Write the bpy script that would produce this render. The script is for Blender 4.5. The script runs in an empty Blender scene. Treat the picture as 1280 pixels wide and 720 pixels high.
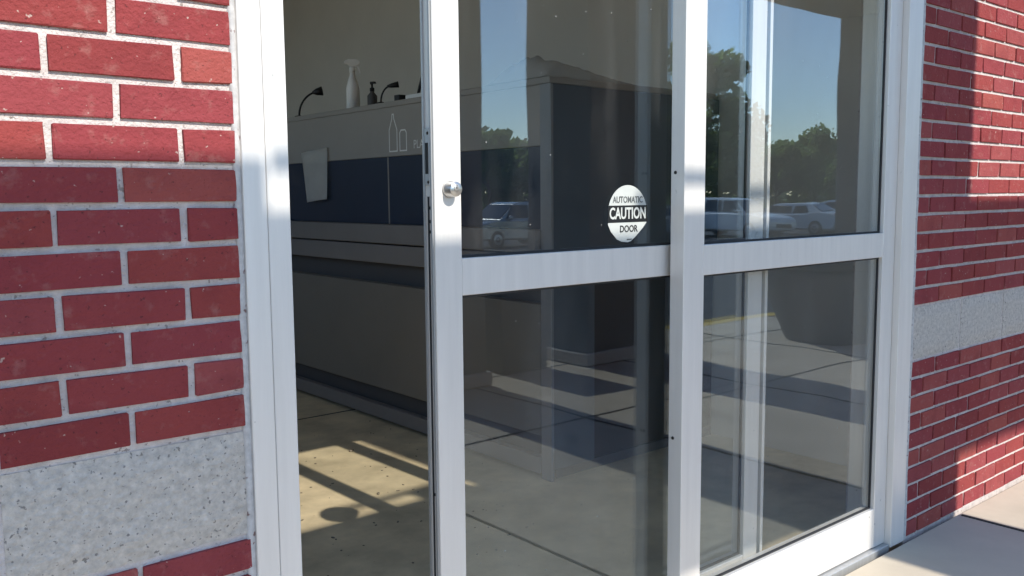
import bpy, bmesh, math, random
from mathutils import Vector, Matrix, noise

R = math.radians
random.seed(7)
scene = bpy.context.scene
COL = scene.collection

# ------------------------------------------------------------------ camera
cam_d = bpy.data.cameras.new("camera")
cam = bpy.data.objects.new("camera", cam_d)
COL.objects.link(cam)
cam_d.sensor_width = 36.0
cam_d.lens = 36.0 * 1109.0 / 1280.0
cam_d.clip_start = 0.02
cam_d.clip_end = 2000.0
yaw, pitch, roll = R(40.0), R(-5.92), R(0.48)
cam.location = (0.0, -1.526, 1.30)
fwd = Vector((math.sin(yaw) * math.cos(pitch), math.cos(yaw) * math.cos(pitch), math.sin(pitch)))
q = fwd.to_track_quat('-Z', 'Y')
cam.rotation_mode = 'QUATERNION'
cam.rotation_quaternion = q @ Matrix.Rotation(-roll, 4, 'Z').to_quaternion()
scene.camera = cam

# ------------------------------------------------------------------ sky, sun, exposure
SUN = Vector((0.03, -1.0, 0.806)).normalized()
elev = math.asin(SUN.z)
world = bpy.data.worlds.new("World")
scene.world = world
world.use_nodes = True
wn = world.node_tree
wn.nodes.clear()
wo = wn.nodes.new("ShaderNodeOutputWorld")
wb = wn.nodes.new("ShaderNodeBackground")
ws = wn.nodes.new("ShaderNodeTexSky")
ws.sky_type = 'NISHITA'
ws.sun_disc = False
ws.sun_elevation = elev
ws.sun_rotation = math.atan2(SUN.x, SUN.y)
ws.air_density = 1.0
ws.dust_density = 0.05
ws.ozone_density = 2.6
wb.inputs[1].default_value = 0.15
wn.links.new(ws.outputs[0], wb.inputs[0])
wn.links.new(wb.outputs[0], wo.inputs[0])

sun_d = bpy.data.lights.new("sun", 'SUN')
sun_d.energy = 2.6
sun_d.angle = R(0.53)
sun_d.color = (1.0, 0.95, 0.86)
sun = bpy.data.objects.new("sun", sun_d)
COL.objects.link(sun)
sun.rotation_mode = 'QUATERNION'
sun.rotation_quaternion = (-SUN).to_track_quat('-Z', 'Y')
sun.location = (0, -20, 20)

scene.view_settings.view_transform = 'Standard'
scene.view_settings.look = 'None'
scene.view_settings.gamma = 1.0
scene.view_settings.use_curve_mapping = False
scene.view_settings.exposure = 1.05
scene.render.film_transparent = False
cy = scene.cycles
cy.use_denoising = True
cy.max_bounces = 12
cy.diffuse_bounces = 5
cy.glossy_bounces = 6
cy.transmission_bounces = 6
cy.transparent_max_bounces = 24
cy.caustics_reflective = False
cy.caustics_refractive = False
cy.sample_clamp_indirect = 6.0

# ------------------------------------------------------------------ materials
MATS = {}


def new_mat(name):
    m = bpy.data.materials.new(name)
    m.use_nodes = True
    MATS[name] = m
    return m, m.node_tree, m.node_tree.nodes["Principled BSDF"]


def mat(name, col, rough=0.5, metal=0.0, var=0.08, scale=6.0, bump=0.0, bscale=60.0, spec=0.5,
        stretch=(1, 1, 1), rand=0.0, speck=None):
    """base colour varied by noise, optional fine bump, optional per-object shade, optional specks"""
    m, nt, b = new_mat(name)
    L, N = nt.links, nt.nodes
    tc = N.new("ShaderNodeTexCoord")
    mp = N.new("ShaderNodeMapping")
    mp.inputs['Scale'].default_value = stretch
    geo = N.new("ShaderNodeNewGeometry")
    L.new(geo.outputs['Position'], mp.inputs['Vector'])
    nz = N.new("ShaderNodeTexNoise")
    nz.inputs['Scale'].default_value = scale
    nz.inputs['Detail'].default_value = 6
    nz.inputs['Roughness'].default_value = 0.6
    L.new(mp.outputs[0], nz.inputs['Vector'])
    mr = N.new("ShaderNodeMapRange")
    mr.inputs['From Min'].default_value = 0.3
    mr.inputs['From Max'].default_value = 0.7
    mr.inputs['To Min'].default_value = 1 - var
    mr.inputs['To Max'].default_value = 1 + var
    L.new(nz.outputs['Fac'], mr.inputs['Value'])
    fac = mr.outputs[0]
    if rand:
        oi = N.new("ShaderNodeObjectInfo")
        r2 = N.new("ShaderNodeMapRange")
        r2.inputs['To Min'].default_value = 1 - rand
        r2.inputs['To Max'].default_value = 1 + rand
        L.new(oi.outputs['Random'], r2.inputs['Value'])
        mm = N.new("ShaderNodeMath")
        mm.operation = 'MULTIPLY'
        L.new(fac, mm.inputs[0])
        L.new(r2.outputs[0], mm.inputs[1])
        fac = mm.outputs[0]
    vm = N.new("ShaderNodeVectorMath")
    vm.operation = 'SCALE'
    vm.inputs[0].default_value = col
    L.new(fac, vm.inputs['Scale'])
    colour = vm.outputs[0]
    if speck:
        sc, thr, scol = speck
        n2 = N.new("ShaderNodeTexNoise")
        n2.inputs['Scale'].default_value = sc
        n2.inputs['Detail'].default_value = 3
        L.new(geo.outputs['Position'], n2.inputs['Vector'])
        cr = N.new("ShaderNodeMapRange")
        cr.inputs['From Min'].default_value = thr
        cr.inputs['From Max'].default_value = thr + 0.05
        L.new(n2.outputs['Fac'], cr.inputs['Value'])
        mx = N.new("ShaderNodeMix")
        mx.data_type = 'RGBA'
        L.new(cr.outputs[0], mx.inputs['Factor'])
        L.new(colour, mx.inputs['A'])
        mx.inputs['B'].default_value = (*scol, 1)
        colour = mx.outputs['Result']
    L.new(colour, b.inputs['Base Color'])
    b.inputs['Roughness'].default_value = rough
    b.inputs['Metallic'].default_value = metal
    b.inputs['Specular IOR Level'].default_value = spec
    if bump:
        n3 = N.new("ShaderNodeTexNoise")
        n3.inputs['Scale'].default_value = bscale
        n3.inputs['Detail'].default_value = 5
        L.new(mp.outputs[0], n3.inputs['Vector'])
        bp = N.new("ShaderNodeBump")
        bp.inputs['Strength'].default_value = bump
        bp.inputs['Distance'].default_value = 0.004
        L.new(n3.outputs['Fac'], bp.inputs['Height'])
        L.new(bp.outputs[0], b.inputs['Normal'])
    return m


def glass_mat(name, f0=0.075, tint=(0.965, 0.972, 0.968), wave=0.0011, dust=True):
    """thin clear pane: see-through plus mirror by the angle of view (same on both faces), faint dust"""
    m = bpy.data.materials.new(name)
    m.use_nodes = True
    nt = m.node_tree
    N, L = nt.nodes, nt.links
    N.clear()
    out = N.new("ShaderNodeOutputMaterial")
    geo = N.new("ShaderNodeNewGeometry")
    dot = N.new("ShaderNodeVectorMath")
    dot.operation = 'DOT_PRODUCT'
    L.new(geo.outputs['Normal'], dot.inputs[0])
    L.new(geo.outputs['Incoming'], dot.inputs[1])
    ab = N.new("ShaderNodeMath"); ab.operation = 'ABSOLUTE'
    L.new(dot.outputs['Value'], ab.inputs[0])
    om = N.new("ShaderNodeMath"); om.operation = 'SUBTRACT'; om.inputs[0].default_value = 1.0
    L.new(ab.outputs[0], om.inputs[1])
    pw = N.new("ShaderNodeMath"); pw.operation = 'POWER'; pw.inputs[1].default_value = 5.0
    L.new(om.outputs[0], pw.inputs[0])
    ma = N.new("ShaderNodeMath"); ma.operation = 'MULTIPLY_ADD'
    ma.inputs[1].default_value = 1 - f0
    ma.inputs[2].default_value = f0
    L.new(pw.outputs[0], ma.inputs[0])
    nz = N.new("ShaderNodeTexNoise")
    nz.inputs['Scale'].default_value = 2.2
    nz.inputs['Detail'].default_value = 1
    L.new(geo.outputs['Position'], nz.inputs['Vector'])
    bp = N.new("ShaderNodeBump")
    bp.inputs['Strength'].default_value = 1.0
    bp.inputs['Distance'].default_value = wave
    L.new(nz.outputs['Fac'], bp.inputs['Height'])
    gl = N.new("ShaderNodeBsdfGlossy")
    gl.inputs['Roughness'].default_value = 0.0
    gl.inputs['Color'].default_value = (0.77, 0.895, 1.0, 1)
    L.new(bp.outputs[0], gl.inputs['Normal'])
    tr = N.new("ShaderNodeBsdfTransparent")
    tr.inputs['Color'].default_value = (*tint, 1)
    mx = N.new("ShaderNodeMixShader")
    L.new(ma.outputs[0], mx.inputs[0])
    L.new(tr.outputs[0], mx.inputs[1])
    L.new(gl.outputs[0], mx.inputs[2])
    sh = mx.outputs[0]
    if dust:
        n2 = N.new("ShaderNodeTexVoronoi")
        n2.inputs['Scale'].default_value = 16.0
        L.new(geo.outputs['Position'], n2.inputs['Vector'])
        lt = N.new("ShaderNodeMath"); lt.operation = 'LESS_THAN'; lt.inputs[1].default_value = 0.030
        L.new(n2.outputs['Distance'], lt.inputs[0])
        ms = N.new("ShaderNodeMapping"); ms.inputs['Scale'].default_value = (1.0, 1.0, 0.28)
        ms.inputs['Rotation'].default_value = (0, R(18), 0)
        L.new(geo.outputs['Position'], ms.inputs['Vector'])
        n3 = N.new("ShaderNodeTexNoise"); n3.inputs['Scale'].default_value = 7.0
        n3.inputs['Detail'].default_value = 8
        L.new(ms.outputs[0], n3.inputs['Vector'])
        r3 = N.new("ShaderNodeMapRange")
        r3.inputs['From Min'].default_value = 0.48
        r3.inputs['From Max'].default_value = 0.8
        r3.inputs['To Max'].default_value = 0.032
        L.new(n3.outputs['Fac'], r3.inputs['Value'])
        m5 = N.new("ShaderNodeMath"); m5.operation = 'MULTIPLY_ADD'
        m5.inputs[1].default_value = 0.35
        L.new(lt.outputs[0], m5.inputs[0])
        L.new(r3.outputs[0], m5.inputs[2])
        df = N.new("ShaderNodeBsdfDiffuse")
        df.inputs['Color'].default_value = (0.6, 0.6, 0.58, 1)
        m6 = N.new("ShaderNodeMixShader")
        L.new(m5.outputs[0], m6.inputs[0])
        L.new(sh, m6.inputs[1])
        L.new(df.outputs[0], m6.inputs[2])
        sh = m6.outputs[0]
    L.new(sh, out.inputs['Surface'])
    MATS[name] = m
    return m


def film_mat(name, lo=0.32, hi=0.75):
    """clear plastic film: mostly see-through, glossy creases, a little milky"""
    m, nt, b = new_mat(name)
    N, L = nt.nodes, nt.links
    b.inputs['Base Color'].default_value = (0.75, 0.75, 0.73, 1)
    b.inputs['Roughness'].default_value = 0.25
    tr = N.new("ShaderNodeBsdfTransparent")
    tr.inputs['Color'].default_value = (0.92, 0.92, 0.92, 1)
    lw = N.new("ShaderNodeLayerWeight")
    lw.inputs['Blend'].default_value = 0.35
    mr = N.new("ShaderNodeMapRange")
    mr.inputs['To Min'].default_value = lo
    mr.inputs['To Max'].default_value = hi
    L.new(lw.outputs['Facing'], mr.inputs['Value'])
    mx = N.new("ShaderNodeMixShader")
    L.new(mr.outputs[0], mx.inputs[0])
    L.new(tr.outputs[0], mx.inputs[1])
    L.new(b.outputs[0], mx.inputs[2])
    L.new(mx.outputs[0], N["Material Output"].inputs['Surface'])
    return m


def tiled_brick_mat(name):
    m, nt, b = new_mat(name)
    N, L = nt.nodes, nt.links
    geo = N.new("ShaderNodeNewGeometry")
    sp = N.new("ShaderNodeSeparateXYZ")
    L.new(geo.outputs['Position'], sp.inputs[0])
    ad = N.new("ShaderNodeMath"); ad.operation = 'ADD'
    L.new(sp.outputs['X'], ad.inputs[0]); L.new(sp.outputs['Y'], ad.inputs[1])
    cb = N.new("ShaderNodeCombineXYZ")
    L.new(ad.outputs[0], cb.inputs['X']); L.new(sp.outputs['Z'], cb.inputs['Y'])
    br = N.new("ShaderNodeTexBrick")
    br.inputs['Scale'].default_value = 1.0
    br.inputs['Brick Width'].default_value = 0.2037
    br.inputs['Row Height'].default_value = 0.0677
    br.inputs['Mortar Size'].default_value = 0.005
    br.inputs['Color1'].default_value = (0.27, 0.075, 0.07, 1)
    br.inputs['Color2'].default_value = (0.22, 0.055, 0.055, 1)
    br.inputs['Mortar'].default_value = (0.42, 0.38, 0.35, 1)
    L.new(cb.outputs[0], br.inputs['Vector'])
    L.new(br.outputs['Color'], b.inputs['Base Color'])
    b.inputs['Roughness'].default_value = 0.9
    return m


M_ALU = mat('anodised_aluminium', (0.80, 0.765, 0.715), 0.42, 0.25, 0.045, 5, 0.06, 30, stretch=(8, 8, 0.5),
            speck=(34, 0.735, (0.42, 0.40, 0.37)))
M_ALU_D = mat('worn_aluminium', (0.50, 0.50, 0.49), 0.45, 0.5, 0.10, 8, 0.05, 40, stretch=(6, 6, 0.6))
M_GASKET = mat('black_rubber_gasket', (0.02, 0.02, 0.022), 0.6)
M_SLOT = mat('dark_lock_slot', (0.03, 0.03, 0.03), 0.5, 0.6)
M_STEEL = mat('brushed_steel', (0.55, 0.54, 0.52), 0.28, 0.9, 0.06, 30)
M_GLASS = glass_mat('door_glass')
def brick_mat(name):
    m, nt, b = new_mat(name)
    N, L = nt.nodes, nt.links
    geo = N.new("ShaderNodeNewGeometry")
    oi = N.new("ShaderNodeObjectInfo")
    def noise_tex(sc, det=6, rough=0.6):
        n = N.new("ShaderNodeTexNoise")
        n.inputs['Scale'].default_value = sc
        n.inputs['Detail'].default_value = det
        n.inputs['Roughness'].default_value = rough
        L.new(geo.outputs['Position'], n.inputs['Vector'])
        return n
    def rng(src, a, b_, c, d):
        r = N.new("ShaderNodeMapRange")
        r.inputs['From Min'].default_value = a
        r.inputs['From Max'].default_value = b_
        r.inputs['To Min'].default_value = c
        r.inputs['To Max'].default_value = d
        L.new(src, r.inputs['Value'])
        return r.outputs[0]
    def mix(f, a, col):
        x = N.new("ShaderNodeMix"); x.data_type = 'RGBA'
        L.new(f, x.inputs['Factor']); L.new(a, x.inputs['A'])
        x.inputs['B'].default_value = (*col, 1)
        return x.outputs['Result']
    cr = N.new("ShaderNodeValToRGB")
    e = cr.color_ramp.elements
    e[0].position = 0.0; e[0].color = (0.245, 0.047, 0.047, 1)
    e[1].position = 1.0; e[1].color = (0.35, 0.085, 0.070, 1)
    for p, c in ((0.3, (0.30, 0.060, 0.055, 1)), (0.55, (0.275, 0.052, 0.058, 1)), (0.8, (0.32, 0.075, 0.075, 1))):
        k = e.new(p); k.color = c
    L.new(oi.outputs['Random'], cr.inputs['Fac'])
    c = cr.outputs[0]
    c = mix(rng(noise_tex(9).outputs['Fac'], .50, .72, 0, .55), c, (0.19, 0.036, 0.040))      # darker fired patches
    c = mix(rng(noise_tex(26, 8).outputs['Fac'], .56, .74, 0, .5), c, (0.42, 0.21, 0.18))     # pale bloom
    c = mix(rng(noise_tex(130, 3).outputs['Fac'], .64, .70, 0, .8), c, (0.10, 0.03, 0.03))    # pits
    c = mix(rng(noise_tex(75, 2).outputs['Fac'], .69, .73, 0, .8), c, (0.52, 0.40, 0.34))     # mortar crumbs
    L.new(c, b.inputs['Base Color'])
    b.inputs['Roughness'].default_value = 0.95
    b.inputs['Specular IOR Level'].default_value = 0.12
    bp = N.new("ShaderNodeBump")
    bp.inputs['Strength'].default_value = 0.9
    bp.inputs['Distance'].default_value = 0.005
    ad = N.new("ShaderNodeMath"); ad.operation = 'ADD'
    L.new(noise_tex(120, 5).outputs['Fac'], ad.inputs[0])
    L.new(noise_tex(28, 4).outputs['Fac'], ad.inputs[1])
    L.new(ad.outputs[0], bp.inputs['Height'])
    L.new(bp.outputs[0], b.inputs['Normal'])
    return m


M_BRICK = brick_mat('red_brick')
M_MORTAR = mat('pale_mortar', (0.64, 0.575, 0.54), 0.95, 0, 0.16, 30, 1.0, 220, 0.1, speck=(90, 0.64, (0.36, 0.31, 0.28)))
M_CAULK = mat('old_caulk', (0.52, 0.50, 0.48), 0.7, 0, 0.2, 60, 0.3, 80, speck=(45, 0.63, (0.20, 0.12, 0.11)))
M_STONE = mat('speckled_stone', (0.53, 0.485, 0.43), 0.9, 0, 0.22, 70, 1.0, 130, 0.2, speck=(120, 0.625, (0.24, 0.22, 0.20)))
M_BRICKTEX = tiled_brick_mat('brick_courses')
M_FLOOR = mat('stained_concrete_floor', (0.64, 0.515, 0.325), 0.6, 0, 0.24, 4.5, 0.15, 30, 0.35,
              speck=(30, 0.715, (0.25, 0.11, 0.07)))
M_WALK = mat('sidewalk_concrete', (0.58, 0.50, 0.385), 0.9, 0, 0.12, 2.0, 0.2, 40, 0.2)
M_JOINT = mat('dark_slab_joint', (0.06, 0.055, 0.05), 0.95)  # even dark tone of the slab joints
M_ASPH = mat('lot_asphalt', (0.075, 0.075, 0.073), 0.9, 0, 0.18, 0.6, 0.2, 40, 0.2)
M_LINE = mat('white_lot_paint', (0.7, 0.7, 0.68), 0.8, 0, 0.12, 6)
M_YELLOW = mat('yellow_kerb_paint', (0.70, 0.47, 0.05), 0.7, 0, 0.15, 5)
M_GRIT = mat('floor_grit', (0.22, 0.18, 0.13), 0.9, 0, 0.6, 60)
M_WALLIN = mat('taupe_interior_wall', (0.68, 0.64, 0.585), 0.8, 0, 0.04, 2)
M_STUCCO = mat('dark_stucco', (0.15, 0.135, 0.12), 0.9, 0, 0.12, 4, 0.3, 60)
M_CEIL = mat('interior_ceiling_tile', (0.80, 0.77, 0.72), 0.9)
M_LAM = mat('grey_laminate', (0.335, 0.31, 0.28), 0.45, 0, 0.05, 3)
M_LAMD = mat('charcoal_laminate', (0.09, 0.085, 0.083), 0.6, 0, 0.05, 3)
M_PANEL = mat('greige_laminate', (0.20, 0.18, 0.15), 0.5, 0, 0.06, 2)
M_NAVY = mat('navy_vinyl', (0.014, 0.026, 0.055), 0.35, 0, 0.1, 4)
M_SLATE = mat('slate_blue_metal', (0.085, 0.105, 0.125), 0.4, 0.1, 0.06, 3)
M_BLACK = mat('black_plastic', (0.012, 0.012, 0.014), 0.5)
M_LAMM = mat('dim_grey_laminate', (0.22, 0.20, 0.185), 0.5, 0, 0.06, 3)
M_TRIM = mat('grey_trim', (0.26, 0.26, 0.265), 0.45, 0.3)
M_INK = mat('pale_print', (0.80, 0.79, 0.76), 0.6)
M_WHITEP = mat('white_plastic', (0.86, 0.85, 0.82), 0.4)
M_PAPER = mat('white_paper', (0.84, 0.81, 0.75), 0.85, 0, 0.04, 8)
M_DECALW = mat('silvery_decal', (0.52, 0.54, 0.51), 0.45, 0, 0.05, 30)
M_DECALK = mat('black_decal', (0.012, 0.013, 0.014), 0.4)
M_DECALF = mat('faded_decal_ink', (0.10, 0.11, 0.11), 0.5, 0, 0.6, 40)
M_FILM = film_mat('clear_plastic_film')
M_BARK = mat('tree_bark', (0.10, 0.075, 0.055), 0.95, 0, 0.2, 8, 0.5, 20)
M_LEAF = mat('green_leaves', (0.085, 0.125, 0.042), 0.7, 0, 0.35, 1.2)
M_LEAF2 = mat('dark_green_leaves', (0.065, 0.10, 0.038), 0.7, 0, 0.35, 1.2)
M_TYRE = mat('tyre_rubber', (0.018, 0.018, 0.019), 0.85)
M_RIM = mat('alloy_rim', (0.45, 0.45, 0.46), 0.3, 0.8)
M_CARGLASS = mat('dark_car_glass', (0.015, 0.018, 0.02), 0.06, 0.0, 0.0)
M_LAMPW = mat('headlight_lens', (0.7, 0.7, 0.72), 0.15)
M_LAMPR = mat('tail_light_lens', (0.35, 0.01, 0.012), 0.2)
M_PLATE = mat('plate_metal', (0.55, 0.56, 0.58), 0.4)
for _m in (M_LEAF, M_LEAF2):          # leaves let some light through
    _n, _l = _m.node_tree.nodes, _m.node_tree.links
    _b = _n["Principled BSDF"]
    _t = _n.new("ShaderNodeBsdfTranslucent")
    _t.inputs['Color'].default_value = (0.30, 0.40, 0.12, 1)
    _x = _n.new("ShaderNodeMixShader")
    _x.inputs[0].default_value = 0.55
    _l.new(_b.outputs[0], _x.inputs[1])
    _l.new(_t.outputs[0], _x.inputs[2])
    _l.new(_x.outputs[0], _n["Material Output"].inputs['Surface'])
CARPAINT = {
    'white': mat('white_car_paint', (0.62, 0.63, 0.64), 0.2, 0.0, 0.0),
    'silver': mat('silver_car_paint', (0.42, 0.43, 0.44), 0.25, 0.6, 0.0),
    'black': mat('black_car_paint', (0.012, 0.013, 0.015), 0.15, 0.0, 0.0),
    'red': mat('red_car_paint', (0.25, 0.02, 0.02), 0.2, 0.0, 0.0),
    'blue': mat('blue_car_paint', (0.03, 0.06, 0.16), 0.2, 0.2, 0.0),
}

# ------------------------------------------------------------------ object helpers
ORG = {}


def tag(o, label=None, cat=None, group=None, kind=None):
    if label: o['label'] = label
    if cat: o['category'] = cat
    if group: o['group'] = group
    if kind: o['kind'] = kind
    return o


def thing(name, loc, label, cat, group=None):
    o = bpy.data.objects.new(name, None)
    o.empty_display_size = 0.1
    COL.objects.link(o)
    o.location = loc
    ORG[o] = Vector(loc)
    return tag(o, label, cat, group)


def link_mesh(name, me, parent=None, centre=None):
    """mesh given in world coordinates; its origin moves to its own centre"""
    if centre is None:
        if len(me.vertices):
            lo = Vector((min(v.co[i] for v in me.vertices) for i in range(3)))
            hi = Vector((max(v.co[i] for v in me.vertices) for i in range(3)))
            centre = (lo + hi) / 2
        else:
            centre = Vector((0, 0, 0))
    me.transform(Matrix.Translation(-centre))
    o = bpy.data.objects.new(name, me)
    COL.objects.link(o)
    ORG[o] = Vector(centre)
    if parent is not None:
        o.parent = parent
        o.location = centre - ORG[parent]
    else:
        o.location = centre
    return o


def finish(name, bm, m, parent=None, smooth=False, bevel=0.0, seg=1):
    if bevel:
        bmesh.ops.bevel(bm, geom=list(bm.edges), offset=bevel, segments=seg, affect='EDGES', profile=0.7)
    bmesh.ops.recalc_face_normals(bm, faces=bm.faces)
    me = bpy.data.meshes.new(name)
    bm.to_mesh(me)
    bm.free()
    me.materials.append(m)
    if smooth:
        for p in me.polygons: p.use_smooth = True
    return link_mesh(name, me, parent)


def add_box(bm, x0, x1, y0, y1, z0, z1):
    vs = [bm.verts.new((x, y, z)) for x in (x0, x1) for y in (y0, y1) for z in (z0, z1)]
    for f in ((0, 1, 3, 2), (4, 6, 7, 5), (0, 4, 5, 1), (2, 3, 7, 6), (0, 2, 6, 4), (1, 5, 7, 3)):
        bm.faces.new([vs[i] for i in f])


def box(name, x0, x1, y0, y1, z0, z1, m, parent=None, bevel=0.0, seg=1):
    bm = bmesh.new()
    add_box(bm, x0, x1, y0, y1, z0, z1)
    return finish(name, bm, m, parent, bevel=bevel, seg=seg)


def prism(name, pts, axis, a0, a1, m, parent=None, bevel=0.0, smooth=False):
    """polygon pts (u,v) extruded along axis 'x','y' or 'z' from a0 to a1"""
    bm = bmesh.new()
    def P(u, v, a):
        return {'x': (a, u, v), 'y': (u, a, v), 'z': (u, v, a)}[axis]
    lo = [bm.verts.new(P(u, v, a0)) for u, v in pts]
    hi = [bm.verts.new(P(u, v, a1)) for u, v in pts]
    n = len(pts)
    bm.faces.new(lo)
    bm.faces.new(hi[::-1])
    for i in range(n):
        bm.faces.new((lo[i], lo[(i + 1) % n], hi[(i + 1) % n], hi[i]))
    return finish(name, bm, m, parent, bevel=bevel, smooth=smooth)


def lathe(name, prof, centre, axis, m, parent=None, seg=20, smooth=True):
    """profile [(r, h)] turned about an axis through centre"""
    bm = bmesh.new()
    c = Vector(centre)
    ax = Vector(axis).normalized()
    rot = Vector((0, 0, 1)).rotation_difference(ax).to_matrix()
    rings = []
    for r, h in prof:
        if r < 1e-6:
            rings.append([bm.verts.new(c + rot @ Vector((0, 0, h)))])
        else:
            rings.append([bm.verts.new(c + rot @ Vector((r * math.cos(2 * math.pi * k / seg), r * math.sin(2 * math.pi * k / seg), h))) for k in range(seg)])
    for a, b in zip(rings, rings[1:]):
        for k in range(seg):
            k2 = (k + 1) % seg
            if len(a) == 1 and len(b) == 1: continue
            if len(a) == 1: bm.faces.new((a[0], b[k], b[k2]))
            elif len(b) == 1: bm.faces.new((a[k], b[0], a[k2]))
            else: bm.faces.new((a[k], b[k], b[k2], a[k2]))
    if len(rings[0]) > 1: bm.faces.new(rings[0])
    if len(rings[-1]) > 1: bm.faces.new(rings[-1])
    o = finish(name, bm, m, parent, smooth=smooth)
    return o


def add_tube(bm, pts, rad, seg=8):
    pts = [Vector(p) for p in pts]
    rads = rad if isinstance(rad, (list, tuple)) else [rad] * len(pts)
    rings = []
    for i, p in enumerate(pts):
        d = (pts[min(i + 1, len(pts) - 1)] - pts[max(i - 1, 0)]).normalized()
        u = d.cross(Vector((0.31, 0.12, 0.94)))
        if u.length < 1e-3: u = d.cross(Vector((1, 0, 0)))
        u.normalize()
        v = d.cross(u)
        rings.append([bm.verts.new(p + (u * math.cos(2 * math.pi * k / seg) + v * math.sin(2 * math.pi * k / seg)) * rads[i]) for k in range(seg)])
    for a, b in zip(rings, rings[1:]):
        for k in range(seg):
            bm.faces.new((a[k], a[(k + 1) % seg], b[(k + 1) % seg], b[k]))
    bm.faces.new(rings[0][::-1])
    bm.faces.new(rings[-1])


def tube(name, pts, rad, m, parent=None, seg=8):
    bm = bmesh.new()
    add_tube(bm, pts, rad, seg)
    return finish(name, bm, m, parent, smooth=True)


def text(name, body, size, mtx, m, parent, xs=1.0, thick=0.0004, bold=0.0):
    cu = bpy.data.curves.new(name, 'FONT')
    cu.body = body
    cu.size = size
    cu.align_x = 'CENTER'
    cu.align_y = 'CENTER'
    cu.extrude = thick
    cu.offset = bold
    cu.resolution_u = 3
    tmp = bpy.data.objects.new("tmp_text", cu)
    COL.objects.link(tmp)
    dg = bpy.context.evaluated_depsgraph_get()
    me = bpy.data.meshes.new_from_object(tmp.evaluated_get(dg))
    bpy.data.objects.remove(tmp)
    me.transform(mtx @ Matrix.Diagonal((xs, 1, 1, 1)))
    me.materials.clear()
    me.materials.append(m)
    me.name = name
    return link_mesh(name, me, parent)


def struct(o):
    o['kind'] = 'structure'
    return o


# ================================================================== SETTING
# exterior: sidewalk, kerb, parking lot; interior floor, walls, ceiling
CURB = -3.95
struct(box('sidewalk', -14, 60, CURB + 0.15, -0.02, -0.20, 0.0, M_WALK))
sw = bpy.data.objects['sidewalk']
for yj in (-1.90, -3.20):
    box('joint', -14, 60, yj - 0.006, yj + 0.006, -0.01, 0.004, M_JOINT, sw)
for k in range(-6, 26):
    xj = k * 1.5 + 0.62
    box('joint', xj - 0.006, xj + 0.006, CURB + 0.16, -0.03, -0.01, 0.0045, M_JOINT, sw)
struct(box('kerb', -14, 60, CURB, CURB + 0.149, -0.30, 0.005, M_YELLOW, None, 0.012, 2))

# parking lot falls away gently from the kerb to the horizon
bm = bmesh.new()
ys = [CURB - 0.001, -10, -30, -60, -140, -900]
zs = [-0.15, -0.28, -0.75, -1.1, -1.3, -1.3]
for a in range(len(ys) - 1):
    q4 = [bm.verts.new(p) for p in ((-700, ys[a], zs[a]), (900, ys[a], zs[a]), (900, ys[a + 1], zs[a + 1]), (-700, ys[a + 1], zs[a + 1]))]
    bm.faces.new(q4[::-1])
bmesh.ops.remove_doubles(bm, verts=bm.verts, dist=1e-4)
lot = struct(finish('parking_lot', bm, M_ASPH))


def lot_z(y):
    for a in range(len(ys) - 1):
        if ys[a] >= y >= ys[a + 1]:
            t = (ys[a] - y) / (ys[a] - ys[a + 1])
            return zs[a] + t * (zs[a + 1] - zs[a])
    return zs[-1]


for k in range(18):
    x = 8 + k * 2.75
    bm = bmesh.new()
    vs = [bm.verts.new((x + dx, y, lot_z(y) + 0.006)) for dx, y in ((-.05, -18.6), (.05, -18.6), (.05, -23.4), (-.05, -23.4))]
    bm.faces.new(vs[::-1])
    finish('bay_line', bm, M_LINE, lot)

XL, YB, XR = -1.65, 6.6, 3.88
struct(box('floor', XL - 0.1, XR, 0.15, YB + 0.15, -0.15, 0.0, M_FLOOR))
fl = bpy.data.objects['floor']
box('joint', XL, 2.7, 3.2, 3.208, -0.01, 0.003, M_JOINT, fl)
struct(box('wall_back', XL, XR, YB, YB + 0.15, 0.0, 3.6, M_WALLIN))
struct(box('wall_right', XR, XR + 0.1, 0.25, YB, 0.0, 3.6, M_WALLIN))
struct(box('ceiling', XL - 0.1, XR + 0.1, 0.25, YB + 0.15, 3.6, 3.7, M_CEIL))
wl_ = struct(box('wall_left', XL - 0.1, XL, 0.25, YB, 0.0, 1.70, M_WALLIN))
for k in range(6):          # unseen glazing added to let sky light into the vestibule
    y_ = 0.26 + k * 1.24
    box('added_mullion', XL - .09, XL - .01, y_, y_ + 0.07, 1.702, 3.598, M_ALU, wl_)
    if k < 5:
        box('glass_pane', XL - .053, XL - .047, y_ + 0.071, y_ + 1.239, 1.703, 3.597, M_GLASS, wl_)
struct(box('side_pavement', -40, XL - 0.12, 0.0, 40, -0.21, -0.004, M_WALK))
struct(box('upper_facade_wall', XL - 0.1, 14.0, 0.0, 0.249, 2.42, 5.5, M_BRICKTEX))

# ================================================================== BRICK WALLS
COURSE = 0.0677
ZREF = 1.289
JOINT = 0.0118


def brick_mesh(length, seed):
    rnd = random.Random(seed)
    bm = bmesh.new()
    add_box(bm, -length / 2, length / 2, -0.022, 0.022, -(COURSE - JOINT) / 2, (COURSE - JOINT) / 2)
    bmesh.ops.bevel(bm, geom=list(bm.edges), offset=0.0014, segments=1, affect='EDGES')
    for v in bm.verts:
        v.co.x += rnd.uniform(-.0016, .0016)
        v.co.z += rnd.uniform(-.0014, .0014)
        if v.co.y < 0: v.co.y += rnd.uniform(-.0008, .0008)
    me = bpy.data.meshes.new('brick')
    bm.to_mesh(me)
    bm.free()
    me.materials.append(M_BRICK)
    return me


FULL = [brick_mesh(0.2037 - JOINT, s) for s in range(5)]
HALF = [brick_mesh(0.2037 / 2 - JOINT, s + 20) for s in range(3)]


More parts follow.
